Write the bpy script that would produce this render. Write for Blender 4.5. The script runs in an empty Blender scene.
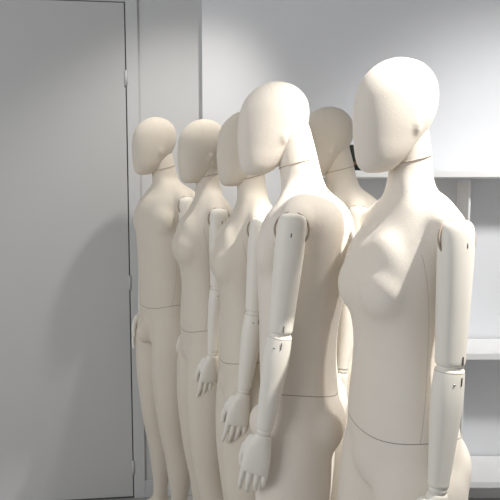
import bpy, bmesh, math, random
from mathutils import Vector, Matrix, Euler
import numpy as np
random.seed(3)
C = bpy.context.scene.collection

# ---------------------------------------------------------------- materials
def newmat(name):
    m = bpy.data.materials.new(name); m.use_nodes = True
    nt = m.node_tree; b = nt.nodes["Principled BSDF"]
    return m, nt, b
def mth(nt, op, a, b=None, c=None):
    n = nt.nodes.new("ShaderNodeMath"); n.operation = op
    for i, v in enumerate((a, b, c)):
        if v is None: continue
        if isinstance(v, (int, float)): n.inputs[i].default_value = v
        else: nt.links.new(v, n.inputs[i])
    return n.outputs[0]
def fabric(name, col, seams=None, weave=True, rough=0.85):
    m, nt, b = newmat(name)
    tc = nt.nodes.new("ShaderNodeTexCoord")
    nz = nt.nodes.new("ShaderNodeTexNoise"); nz.inputs["Scale"].default_value = 9
    nz.inputs["Detail"].default_value = 4
    nt.links.new(tc.outputs["Object"], nz.inputs["Vector"])
    mx = nt.nodes.new("ShaderNodeMix"); mx.data_type = 'RGBA'
    mx.inputs[6].default_value = (*[c*0.93 for c in col], 1); mx.inputs[7].default_value = (*col, 1)
    nt.links.new(nz.outputs["Fac"], mx.inputs[0])
    out = mx.outputs[2]
    if seams:
        sp = nt.nodes.new("ShaderNodeSeparateXYZ"); nt.links.new(tc.outputs["Object"], sp.inputs[0])
        mask = seams(nt, sp.outputs[0], sp.outputs[1], sp.outputs[2])
        m2 = nt.nodes.new("ShaderNodeMix"); m2.data_type = 'RGBA'
        nt.links.new(mask, m2.inputs[0]); nt.links.new(out, m2.inputs[6])
        m2.inputs[7].default_value = (*[c*0.42 for c in col], 1)
        out = m2.outputs[2]
    nt.links.new(out, b.inputs["Base Color"])
    b.inputs["Roughness"].default_value = rough
    if weave:
        n2 = nt.nodes.new("ShaderNodeTexNoise"); n2.inputs["Scale"].default_value = 450
        n2.inputs["Detail"].default_value = 3
        nt.links.new(tc.outputs["Object"], n2.inputs["Vector"])
        bp = nt.nodes.new("ShaderNodeBump"); bp.inputs["Strength"].default_value = 0.6
        bp.inputs["Distance"].default_value = 0.001
        nt.links.new(n2.outputs["Fac"], bp.inputs["Height"]); nt.links.new(bp.outputs[0], b.inputs["Normal"])
        b.inputs["Sheen Weight"].default_value = 0.08
        b.inputs["Specular IOR Level"].default_value = 0.05
    return m
def line(nt, v, w):
    return mth(nt, 'LESS_THAN', mth(nt, 'ABSOLUTE', v), w)
def body_seams(nt, x, y, z):
    y2 = mth(nt, 'MULTIPLY', mth(nt, 'MULTIPLY', x, x), -1.0)
    zz = mth(nt, 'ADD', mth(nt, 'SUBTRACT', z, 0.997), y2)
    s1 = line(nt, zz, 0.0011)
    wv = mth(nt, 'MULTIPLY', mth(nt, 'SINE', mth(nt, 'MULTIPLY', mth(nt, 'SUBTRACT', z, 1.0), 7.5)), 0.026)
    s2 = line(nt, mth(nt, 'SUBTRACT', mth(nt, 'ADD', y, 0.045), wv), 0.0009)
    s2 = mth(nt, 'MULTIPLY', s2, mth(nt, 'GREATER_THAN', zz, 0.0))
    s2 = mth(nt, 'MULTIPLY', s2, mth(nt, 'LESS_THAN', z, 1.40))
    s2 = mth(nt, 'MULTIPLY', s2, 0.4)
    return mth(nt, 'MAXIMUM', s1, s2)
def head_seams(nt, x, y, z):
    s = line(nt, mth(nt, 'ADD', y, mth(nt, 'MULTIPLY', z, 0.12)), 0.0007)
    s = mth(nt, 'MULTIPLY', s, mth(nt, 'GREATER_THAN', z, 0.17))
    return mth(nt, 'MULTIPLY', s, 0.2)
CREAM = (0.84, 0.775, 0.69)
CREAM2 = (0.77, 0.70, 0.60)
mat_body = fabric("linen_cover", CREAM, body_seams)
mat_head = fabric("linen_head", CREAM, head_seams)
mat_body2 = fabric("linen_cover_warm", CREAM2, body_seams)
mat_head2 = fabric("linen_head_warm", CREAM2, head_seams)
mat_arm = fabric("satin_cream_lacquer", (0.88, 0.84, 0.76), None, False, 0.5)
mat_trim = fabric("cover_trim", (0.42, 0.34, 0.27), None, False, 0.8)
mat_dark = fabric("dark_joint_slot", (0.05, 0.045, 0.04), None, False, 0.6)
mat_metal = fabric("joint_metal", (0.35, 0.34, 0.33), None, False, 0.35)
mat_metal.node_tree.nodes["Principled BSDF"].inputs["Metallic"].default_value = 0.8

def paint(name, col, bump=0.05, rough=0.6):
    m, nt, b = newmat(name)
    tc = nt.nodes.new("ShaderNodeTexCoord")
    nz = nt.nodes.new("ShaderNodeTexNoise"); nz.inputs["Scale"].default_value = 1.3
    nt.links.new(tc.outputs["Object"], nz.inputs["Vector"])
    mx = nt.nodes.new("ShaderNodeMix"); mx.data_type = 'RGBA'
    mx.inputs[6].default_value = (*[c*0.96 for c in col], 1); mx.inputs[7].default_value = (*col, 1)
    nt.links.new(nz.outputs["Fac"], mx.inputs[0]); nt.links.new(mx.outputs[2], b.inputs["Base Color"])
    n2 = nt.nodes.new("ShaderNodeTexNoise"); n2.inputs["Scale"].default_value = 220
    nt.links.new(tc.outputs["Object"], n2.inputs["Vector"])
    bp = nt.nodes.new("ShaderNodeBump"); bp.inputs["Strength"].default_value = bump; bp.inputs["Distance"].default_value = 0.002
    nt.links.new(n2.outputs["Fac"], bp.inputs["Height"]); nt.links.new(bp.outputs[0], b.inputs["Normal"])
    b.inputs["Roughness"].default_value = rough
    return m
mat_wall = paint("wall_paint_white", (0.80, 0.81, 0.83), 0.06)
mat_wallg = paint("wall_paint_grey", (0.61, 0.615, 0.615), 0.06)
mat_door = paint("door_paint_grey", (0.55, 0.55, 0.545), 0.03, 0.7)
mat_gap = paint("shadow_gap", (0.10, 0.10, 0.10))
mat_shelf = paint("shelf_laminate_white", (0.92, 0.92, 0.91), 0.01, 0.4)
mat_floor = paint("floor_concrete", (0.42, 0.41, 0.40), 0.15, 0.5)
mat_black = paint("black_leather", (0.02, 0.02, 0.02), 0.3, 0.4)
mat_brown = paint("brown_leather", (0.20, 0.10, 0.04), 0.3, 0.5)

# ---------------------------------------------------------------- mesh helpers
def ring_pts(c, a, bf, bb, n=40, e=2.0, U=Vector((1,0,0)), V=Vector((0,1,0))):
    pts = []
    for i in range(n):
        t = 2*math.pi*i/n
        cs, sn = math.cos(t), math.sin(t)
        px = a*math.copysign(abs(cs)**(2/e), cs)
        b = bb if sn > 0 else bf
        py = b*math.copysign(abs(sn)**(2/e), sn)
        pts.append(Vector(c) + U*px + V*py)
    return pts
def bridge(bm, rings):
    vr = [[bm.verts.new(p) for p in r] for r in rings]
    n = len(vr[0])
    for k in range(len(vr)-1):
        for i in range(n):
            j = (i+1) % n
            bm.faces.new((vr[k][i], vr[k][j], vr[k+1][j], vr[k+1][i]))
    bm.faces.new(list(reversed(vr[0]))); bm.faces.new(vr[-1])
def resample(rows, k=5):
    A = np.array(rows, float); out = []
    n = len(A)
    for i in range(n-1):
        p0 = A[max(i-1,0)]; p1 = A[i]; p2 = A[i+1]; p3 = A[min(i+2,n-1)]
        for s in range(k):
            t = s/k
            out.append(0.5*((2*p1)+(-p0+p2)*t+(2*p0-5*p1+4*p2-p3)*t*t+(-p0+3*p1-3*p2+p3)*t**3))
    out.append(A[-1])
    return out
def loft_z(bm, rows, cx=0.0, e=2.0, n=40, k=5):
    R = []
    for r in resample(rows, k):
        z, a, yf, yb = r[:4]
        x = r[4] if len(r) > 4 else cx
        cy = (yf+yb)/2
        R.append(ring_pts((x, cy, z), max(a,0.001), max((yb-yf)/2,0.001), max((yb-yf)/2,0.001), n, e))
    bridge(bm, R)
def ellipsoid(bm, c, r, rot=None, seg=24):
    M = Matrix.Translation(c) @ (rot.to_matrix().to_4x4() if rot else Matrix()) @ Matrix.Diagonal((*r,1))
    bmesh.ops.create_uvsphere(bm, u_segments=seg, v_segments=seg//2, radius=1, matrix=M)
def tube(bm, pts, rad, n=16):
    pts = [Vector(p) for p in pts]
    rings = []
    for i, p in enumerate(pts):
        t = (pts[min(i+1,len(pts)-1)] - pts[max(i-1,0)]).normalized()
        u = t.cross(Vector((0.01,1,0.02))).normalized(); v = t.cross(u).normalized()
        rings.append([p + (u*math.cos(2*math.pi*k/n)+v*math.sin(2*math.pi*k/n))*rad[i] for k in range(n)])
    bridge(bm, rings)
    for i in range(len(pts)):
        ellipsoid(bm, pts[i], (rad[i],)*3, seg=16)
def finish(bm, name, mat, voxel=None, smooth=0, it=0):
    bmesh.ops.recalc_face_normals(bm, faces=bm.faces)
    me = bpy.data.meshes.new(name); bm.to_mesh(me); bm.free()
    if voxel:
        ob = bpy.data.objects.new("tmp", me); C.objects.link(ob)
        r = ob.modifiers.new("r", 'REMESH'); r.mode = 'VOXEL'; r.voxel_size = voxel
        if it:
            s = ob.modifiers.new("s", 'SMOOTH'); s.factor = smooth; s.iterations = it
        dg = bpy.context.evaluated_depsgraph_get(); dg.update()
        me2 = bpy.data.meshes.new_from_object(ob.evaluated_get(dg))
        bpy.data.objects.remove(ob); me = me2; me.name = name
    me.materials.clear(); me.materials.append(mat)
    for p in me.polygons: p.use_smooth = True
    return me

# ---------------------------------------------------------------- bodies
def make_body(sex, mat):
    bm = bmesh.new()
    F = sex == 'f'
    if F:
        rows = [(0.85,.09,-.05,.06),(0.89,.150,-.078,.090),(0.94,.166,-.090,.102),(0.98,.167,-.094,.102),
                (1.03,.161,-.095,.096),(1.08,.151,-.093,.088),(1.13,.142,-.090,.081),(1.18,.137,-.089,.078),
                (1.23,.138,-.096,.082),(1.27,.141,-.107,.087),(1.31,.145,-.115,.093),(1.36,.149,-.108,.100),(1.42,.153,-.083,.102),
                (1.465,.150,-.056,.092),(1.495,.122,-.042,.078),(1.515,.082,-.036,.066),(1.54,.057,-.036,.058),(1.56,.048,-.036,.053)]
    else:
        rows = [(0.85,.09,-.06,.06),(0.89,.150,-.085,.096),(0.94,.166,-.092,.112),(0.98,.168,-.095,.112),
                (1.03,.167,-.098,.106),(1.08,.165,-.100,.102),(1.14,.164,-.101,.104),(1.20,.166,-.102,.112),
                (1.27,.172,-.105,.125),(1.34,.177,-.108,.138),(1.40,.180,-.104,.146),(1.45,.181,-.090,.140),
                (1.485,.162,-.064,.122),(1.51,.118,-.050,.094),(1.53,.078,-.044,.070),(1.55,.056,-.044,.056),(1.57,.050,-.044,.050)]
    loft_z(bm, rows, e=2.4)
    nr = .0470 if F else .053
    if F: tube(bm, [(0,.018,1.48),(0,.012,1.56),(0,.008,1.62),(0,.000,1.68)], [nr*1.24,nr*1.03,nr,nr*.92])
    else: tube(bm, [(0,.020,1.48),(0,.004,1.56),(0,-.008,1.62),(0,-.018,1.68)], [nr*1.25,nr*1.04,nr,nr*.88])
    for s in (-1,1):
        sw = .150 if F else .174
        tube(bm, [(s*.03,.020,1.508),(s*.09,.018,1.488),(s*sw,.012,1.458)], [.037,.036 if F else .041,.034 if F else .040])
        tube(bm, [(s*(sw-.02),.010,1.456),(s*(sw+.014),.006,1.453)], [.038,.034])
        if F:
            ellipsoid(bm, (s*.054,-.074,1.316), (.076,.050,.068))
            ellipsoid(bm, (s*.050,-.060,1.350), (.082,.046,.094))
        else:
            ellipsoid(bm, (s*.078,-.050,1.370), (.102,.052,.085))
        ellipsoid(bm, (s*.076,.046 if F else .056,.930), (.082,.074 if F else .078,.095))
        legr = [(1.00,.070,-.070,.070,s*.086),(.93,.093,-.088,.095,s*.087),(.85,.097,-.097,.100,s*.089),(.75,.097,-.101,.097,s*.090),(.65,.091,-.097,.089,s*.091),
                (.56,.081,-.087,.076,s*.092),(.48,.070,-.077,.063,s*.093),(.41,.065,-.064,.058,s*.095),(.34,.065,-.050,.072,s*.097),
                (.26,.057,-.040,.066,s*.098),(.17,.042,-.029,.049,s*.1),(.10,.034,-.029,.041,s*.1),(.05,.034,-.035,.044,s*.1),(.005,.032,-.035,.044,s*.1)]
        loft_z(bm, legr, e=2.0, n=32)
        fr = []
        for (yy, zc, a, b) in [(.05,.03,.020,.026),(.03,.038,.032,.036),(-.02,.042,.036,.040),(-.07,.034,.042,.031),(-.12,.023,.046,.021),(-.16,.018,.040,.016),(-.185,.014,.022,.011)]:
            fr.append(ring_pts((s*.1 + (-yy)*s*.08, yy, zc), a, b, b, 24, 2.2, Vector((1,0,0)), Vector((0,0,1))))
        bridge(bm, fr)
    if not F:
        ellipsoid(bm, (0,-.096,.890), (.042,.042,.054))
    else:
        ellipsoid(bm, (0,-.055,.93), (.09,.045,.07))
        ellipsoid(bm, (0,-.072,1.322), (.07,.044,.070))
    me = finish(bm, "torso_"+sex, mat, voxel=0.006, smooth=0.7, it=30)
    zmin = min(v.co.z for v in me.vertices)
    for v in me.vertices:
        if v.co.z < 0.3: v.co.z -= zmin*(0.3-v.co.z)/0.3
    return me
def make_head(mat):
    bm = bmesh.new()
    rows = [(-.008,.013,-.074,-.042),(-.002,.029,-.085,-.022),(.012,.042,-.0935,.000),(.036,.0520,-.098,.026),(.065,.0595,-.101,.051),(.095,.0660,-.102,.072),
            (.128,.0702,-.1005,.086),(.160,.0705,-.095,.089),(.188,.0648,-.082,.084),(.210,.0535,-.063,.069),(.226,.036,-.040,.048),(.235,.014,-.014,.020)]
    loft_z(bm, rows, e=2.14, n=48)
    for s in (-1,1):
        ellipsoid(bm, (s*.0560,.004,.098), (.0120,.014,.028))
    return finish(bm, "head", mat, voxel=0.0035, smooth=0.6, it=14)
me_body = {('f',0):make_body('f',mat_body), ('m',0):make_body('m',mat_body)}
me_head = {0:make_head(mat_head)}
for k in ('f','m'):
    m = me_body[(k,0)].copy(); m.materials.clear(); m.materials.append(mat_body2); me_body[(k,1)] = m
m = me_head[0].copy(); m.materials.clear(); m.materials.append(mat_head2); me_head[1] = m

LU, LF = 0.258, 0.240
def sc(rows, f, g=1.0):
    return [(z*g, a*f, yf*f, yb*f) for z,a,yf,yb in rows]
def make_upper():
    bm = bmesh.new()
    rows = [(.034,.008,-.010,.010),(.032,.020,-.025,.025),(.026,.029,-.035,.035),(.010,.0345,-.041,.041),(-.03,.0365,-.042,.042),(-.10,.0360,-.040,.040),
            (-.17,.034,-.037,.037),(-.220,.0325,-.035,.035),(-.242,.0315,-.034,.034),(-.2475,.028,-.030,.030)]
    loft_z(bm, sc(rows,.84), e=2.1); return finish(bm, "upper_arm", mat_arm)
def make_fore():
    bm = bmesh.new()
    rows = [(.006,.028,-.030,.030),(-.001,.0315,-.034,.034),(-.05,.0335,-.0365,.0365),(-.10,.031,-.034,.034),(-.165,.0260,-.029,.029),
            (-.211,.0225,-.025,.025),(-.225,.0215,-.024,.024),(-.230,.018,-.020,.020)]
    loft_z(bm, sc(rows,.86), e=2.05); return finish(bm, "forearm", mat_arm)
def make_ball(r, name):
    bm = bmesh.new(); ellipsoid(bm, (0,0,0), r); return finish(bm, name, mat_arm)
def make_hand(s):
    bm = bmesh.new()
    rows = [(.004,.016,-.019,.019),(-.006,.018,-.022,.022),(-.030,.017,-.031,.027),(-.060,.0155,-.036,.032),(-.085,.014,-.036,.033),(-.098,.010,-.033,.030)]
    loft_z(bm, rows, e=2.3, n=24)
    ellipsoid(bm, (-.008,-.024,-.038), (.015,.018,.032))
    L = [.076,.085,.080,.062]; Y = [-.0275,-.0092,.0092,.0268]; R = [.0082,.0086,.0082,.0073]
    for i in range(4):
        y = Y[i]; l = L[i]; r = R[i]; cur = .26+.05*i
        p = Vector((0, y, -.088)); pts = [p.copy()]; rr = [r*1.05]
        ang = 0.12+.03*i; sp = (i-1.5)*0.01
        for f, seg in enumerate((.46,.30,.24)):
            d = Vector((-math.sin(ang), sp, -math.cos(ang))).normalized()
            p = p + d*l*seg; pts.append(p.copy()); rr.append(r*(0.98-.08*(f+1)))
            ang += cur
        tube(bm, pts, rr, 12)
    tube(bm, [(-.004,-.022,-.018),(-.014,-.036,-.045),(-.024,-.041,-.076),(-.031,-.038,-.100)], [.013,.0115,.0095,.0080], 12)
    if s < 0:
        for v in bm.verts: v.co.x *= -1
        bmesh.ops.reverse_faces(bm, faces=bm.faces)
    return finish(bm, "hand", mat_arm, voxel=0.0020, smooth=0.5, it=2)
me_up, me_fo = make_upper(), make_fore()
me_el = make_ball((.0240,.0260,.020), "elbow_joint"); me_wr = make_ball((.0170,.0190,.014), "wrist_joint")
me_ha = {1:make_hand(1), -1:make_hand(-1)}
def make_box(name, dims, mat, bev=0.0):
    bm = bmesh.new(); bmesh.ops.create_cube(bm, size=1, matrix=Matrix.Diagonal((*dims,1)))
    if bev: bmesh.ops.bevel(bm, geom=bm.edges[:], offset=bev, segments=2, affect='EDGES')
    me = bpy.data.meshes.new(name); bm.to_mesh(me); bm.free(); me.materials.append(mat); return me
me_slot = make_box("joint_slot", (.004,.0025,.030), mat_dark)
me_slot2 = make_box("joint_slot", (.004,.0015,.016), mat_dark)
def make_pin():
    bm = bmesh.new()
    bmesh.ops.create_cone(bm, cap_ends=True, segments=20, radius1=.002, radius2=.002, depth=.003, matrix=Matrix.Rotation(math.pi/2,4,'Y'))
    return finish(bm, "joint_pin", mat_metal)
me_pin = make_pin()
def torus(P, O1, O2, r, name, mat, n=56, m=8):
    bm = bmesh.new(); R = []
    for i in range(n):
        t = 2*math.pi*i/n
        c = P(t); o = O1(t)
        R.append([bm.verts.new(c + o*r*math.cos(2*math.pi*k/m) + O2*r*math.sin(2*math.pi*k/m)) for k in range(m)])
    for i in range(n):
        for k in range(m):
            bm.faces.new((R[i][k], R[(i+1)%n][k], R[(i+1)%n][(k+1)%m], R[i][(k+1)%m]))
    return finish(bm, name, mat)
X3 = Vector((1,0,0)); Z3 = Vector((0,0,1))
me_rim = torus(lambda t: Vector((0,.0400*math.cos(t),.0405*math.sin(t))), lambda t: Vector((0,math.cos(t),math.sin(t))), X3, .0026, "armhole_trim", mat_trim)
me_ering = torus(lambda t: Vector((.0267*math.cos(t),.0289*math.sin(t),0)), lambda t: Vector((math.cos(t),math.sin(t),0)), Z3, .0006, "elbow_ring", mat_trim)
def nring(r): return torus(lambda t: Vector((r*math.cos(t),r*math.sin(t),0)), lambda t: Vector((math.cos(t),math.sin(t),0)), Z3, .0011, "neck_seam", mat_trim)
me_nring = {'f':nring(.0467), 'm':nring(.0525)}

def add(name, me, parent, M):
    o = bpy.data.objects.new(name, me); C.objects.link(o)
    o.parent = parent; o.matrix_local = M; return o
rad = math.radians
def mannequin(sex, tone, x, y, yaw, head_yaw, label, arms, h=1.0, head_pitch=0, head_y=None):
    root = bpy.data.objects.new("mannequin", None); C.objects.link(root)
    root.empty_display_size = .2
    root.matrix_world = Matrix.Translation((x,y,0)) @ Matrix.Rotation(rad(yaw),4,'Z') @ Matrix.Scale(h,4)
    root["label"] = label; root["category"] = "mannequin"; root["group"] = "row of fabric covered mannequins"
    add("torso", me_body[(sex,tone)], root, Matrix())
    hy = (-.022 if sex=='f' else -.045) if head_y is None else head_y
    Mh = Matrix.Translation((0,hy,1.572)) @ Matrix.Rotation(rad(head_yaw),4,'Z') @ Matrix.Rotation(rad(head_pitch),4,'X')
    add("head", me_head[tone], root, Mh)
    ny = .010 if sex=='f' else -.003
    add("neck_seam", me_nring[sex], root, Matrix.Translation((0,ny,1.594)) @ Matrix.Rotation(rad(14),4,'X'))
    sx = .182 if sex=='f' else .208
    for s in (1,-1):
        if s not in arms: continue
        swing, abd, bend = arms[s]
        S = Vector((s*sx, .006, 1.437))
        R1 = Matrix.Rotation(rad(-swing),4,'X') @ Matrix.Rotation(rad(-s*abd),4,'Y')
        M1 = Matrix.Translation(S) @ R1
        ua = add("upper_arm", me_up, root, M1)
        add("armhole_trim", me_rim, root, Matrix.Translation((s*(sx+.002),.006,1.4335)) @ Matrix.Rotation(rad(s*-6),4,'Y'))
        add("joint_slot", me_slot, ua, Matrix.Translation((s*.0275,.004,-.004)) @ Matrix.Rotation(rad(s*-5),4,'Y'))
        ME = M1 @ Matrix.Translation((0,0,-LU))
        add("elbow_joint", me_el, root, ME @ Matrix.Translation((0,0,.004)))
        M2 = ME @ Matrix.Rotation(rad(-bend),4,'X') @ Matrix.Translation((0,0,-.002))
        fa = add("forearm", me_fo, root, M2)
        add("elbow_ring", me_ering, fa, Matrix.Translation((0,0,.001)))
        add("joint_slot", me_slot2, fa, Matrix.Translation((s*.0264,.010,-.014)))
        add("joint_slot", me_slot2, ua, Matrix.Translation((s*.0259,.010,-.234)))
        add("joint_pin", me_pin, fa, Matrix.Translation((s*.0274,-.006,-.020)))
        M3 = M2 @ Matrix.Translation((0,0,-LF))
        add("wrist_joint", me_wr, root, M3 @ Matrix.Translation((0,0,.006)))
        add("hand", me_ha[s], root, M3 @ Matrix.Rotation(rad(-4),4,'X') @ Matrix.Translation((0,0,-.006)))
    return root

mannequin('f',0, .336,1.32, -74, 6, "cream linen female mannequin with jointed lacquered arms, first in row", {1:(2,1,3)}, h=.992)
mannequin('m',0, .130,1.60, -101, 23, "cream linen male mannequin seen from its side, arm slightly forward", {1:(6,0,3), -1:(-2,0,3)}, h=.994, head_y=-.064)
mannequin('m',1, .312,2.12, -84, 0, "beige linen male mannequin standing half hidden behind another", {1:(4,1,3), -1:(4,1,3)}, h=.997)
mannequin('f',1, -.006,1.94, -80, 0, "beige linen female mannequin with a long jointed arm", {1:(4,0,4)}, h=.978, head_y=.0)
mannequin('f',1, -.172,2.33, -72, 4, "beige linen female mannequin standing close to the end male", {1:(1,0,4)}, h=.988, head_y=-.004)
mannequin('m',1, -.376,2.67, -58, -8, "beige linen male mannequin at the row's end by the door", {1:(-3,0,3), -1:(3,-2,3)}, h=1.014, head_y=-.036)

# ---------------------------------------------------------------- room
def struct(name, dims, loc, mat, rotz=0, bev=0):
    me = make_box(name, dims, mat, bev); o = bpy.data.objects.new(name, me); C.objects.link(o)
    o.location = loc; o.rotation_euler = (0,0,rotz); o["kind"] = "structure"; return o
yawL = rad(6.5)
P0 = Vector((-.60, 2.89, 0))
def LW(u, d, z):
    ux = Vector((math.cos(yawL), math.sin(yawL), 0)); nx = Vector((math.sin(yawL), -math.cos(yawL), 0))
    return P0 + ux*u + nx*d + Vector((0,0,z))
HC = 3.1
def lw_box(name, u0,u1,d0,d1,z0,z1,mat,bev=0):
    return struct(name,(u1-u0,d1-d0,z1-z0), LW((u0+u1)/2,(d0+d1)/2,(z0+z1)/2), mat, yawL, bev)
uD = 0.02
DT = 2.378
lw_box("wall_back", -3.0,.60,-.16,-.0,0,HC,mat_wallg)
lw_box("door_gap_shade", -1.03,uD+.005,-.0,.003,0.0,DT+.005,mat_gap)  # dark sheet behind the door, its colour paints the shade in the gap
door = lw_box("door_1", -1.02,uD,.003,.012,.012,DT,mat_door,.001)
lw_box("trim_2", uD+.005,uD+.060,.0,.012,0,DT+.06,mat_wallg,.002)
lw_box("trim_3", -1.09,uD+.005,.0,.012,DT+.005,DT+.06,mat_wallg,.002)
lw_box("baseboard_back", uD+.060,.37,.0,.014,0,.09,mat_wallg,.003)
bpy.context.view_layer.update()
for zz in (.16,1.08,2.04):
    bm = bmesh.new(); bmesh.ops.create_cone(bm, cap_ends=True, segments=16, radius1=.006, radius2=.006, depth=.07)
    me = finish(bm, "hinge", mat_wallg); o = bpy.data.objects.new("hinge", me); C.objects.link(o)
    o.parent = door; o.matrix_local = door.matrix_world.inverted() @ Matrix.Translation(LW(uD+.003,.014,zz))
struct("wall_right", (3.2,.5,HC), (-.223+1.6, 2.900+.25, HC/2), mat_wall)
struct("baseboard_right", (3.18,.014,.09), (-.205+1.59, 2.893, .045), mat_shelf)
struct("floor", (8,8,.1), (0,0.5,-.05), mat_floor)
struct("ceiling", (6,5,.1), (0,1.3,HC+.05), mat_wall)

# shelving
su = bpy.data.objects.new("shelving_unit", None); C.objects.link(su); su.location = (.35,2.755,0)
su["label"] = "white wall shelving with boards and drilled side panel"; su["category"] = "shelving"
def part(name, dims, loc, mat, parent, bev=.002):
    me = make_box(name, dims, mat, bev); o = bpy.data.objects.new(name, me); C.objects.link(o)
    o.parent = parent; o.location = Vector(loc)-parent.location; return o
for z in (1.59,.79,.20):
    part("shelf", (1.80,.27,.030), (.35+.88,2.755,z), mat_shelf, su)
part("side_panel", (.010,.16,1.565), (.985,2.81,.7825), mat_shelf, su)
for z in (1.02,1.30,.70,.55):
    bm = bmesh.new(); bmesh.ops.create_cone(bm, cap_ends=True, segments=12, radius1=.008, radius2=.008, depth=.002, matrix=Matrix.Rotation(math.pi/2,4,'Y'))
    me = finish(bm, "peg_hole", mat_dark); o = bpy.data.objects.new("peg_hole", me); C.objects.link(o); o.parent = su
    o.location = Vector((.9795,2.77,z)) - su.location
case = bpy.data.objects.new("leather_case", None); C.objects.link(case); case.location = (.456,2.70,1.605)
case["label"] = "small black leather case with brown edge lying on shelf"; case["category"] = "case"
part("case_body", (.10,.14,.11), (.456,2.70,1.605+.055), mat_black, case, .01)
part("case_band", (.104,.03,.012), (.456,2.625,1.605+.03), mat_brown, case, .002)

# ---------------------------------------------------------------- light
def spot(loc, tgt, power, size, col, rad_=.04, blend=.6):
    l = bpy.data.lights.new("spot", 'SPOT'); l.energy = power; l.spot_size = rad(size); l.spot_blend = blend
    l.color = col; l.shadow_soft_size = rad_
    o = bpy.data.objects.new("ceiling_and_fill_spot", l); C.objects.link(o); o.location = loc
    o.rotation_euler = (Vector(tgt)-Vector(loc)).to_track_quat('-Z','Y').to_euler()
def area(loc, tgt, power, sx, sy, col):
    l = bpy.data.lights.new("area", 'AREA'); l.energy = power; l.shape = 'RECTANGLE'; l.size = sx; l.size_y = sy; l.color = col
    o = bpy.data.objects.new("side_fill_light", l); C.objects.link(o); o.location = loc
    o.rotation_euler = (Vector(tgt)-Vector(loc)).to_track_quat('-Z','Y').to_euler()
spot((1.15,.85,2.98),(.34,1.38,1.48), 360, 34, (1,.965,.90), .03, .8)
spot((1.30,1.42,3.0),(.24,1.62,1.25), 130, 34, (1,.965,.91), .05, .8)  # fill spot added to brighten the second mannequin's back and side
spot((.22,2.22,3.0),(-.70,2.74,.80), 80, 62, (1,.955,.89), .05, .8)
spot((1.7,1.1,2.9),(1.25,2.9,.95), 200, 68, (1,.99,.98), .15, 1.0)  # washer added to lift the right wall and the shelf bays
area((-2.6,-.2,1.9),(.2,1.8,1.2), 34, 1.6, 1.8, (.97,.985,1.0))  # soft fill added from the left, its source is unseen
w = bpy.data.worlds.new("World"); bpy.context.scene.world = w; w.use_nodes = True
w.node_tree.nodes["Background"].inputs[0].default_value = (.97,.98,1,1)
w.node_tree.nodes["Background"].inputs[1].default_value = .33

cam = bpy.data.cameras.new("Camera"); co = bpy.data.objects.new("Camera", cam); C.objects.link(co)
co.location = (0,0,1.51); co.rotation_euler = (rad(90-5.4),0,0)
cam.lens = 43.7; cam.sensor_width = 36; cam.clip_start = .05
bpy.context.scene.camera = co
bpy.context.scene.view_settings.view_transform = 'Standard'
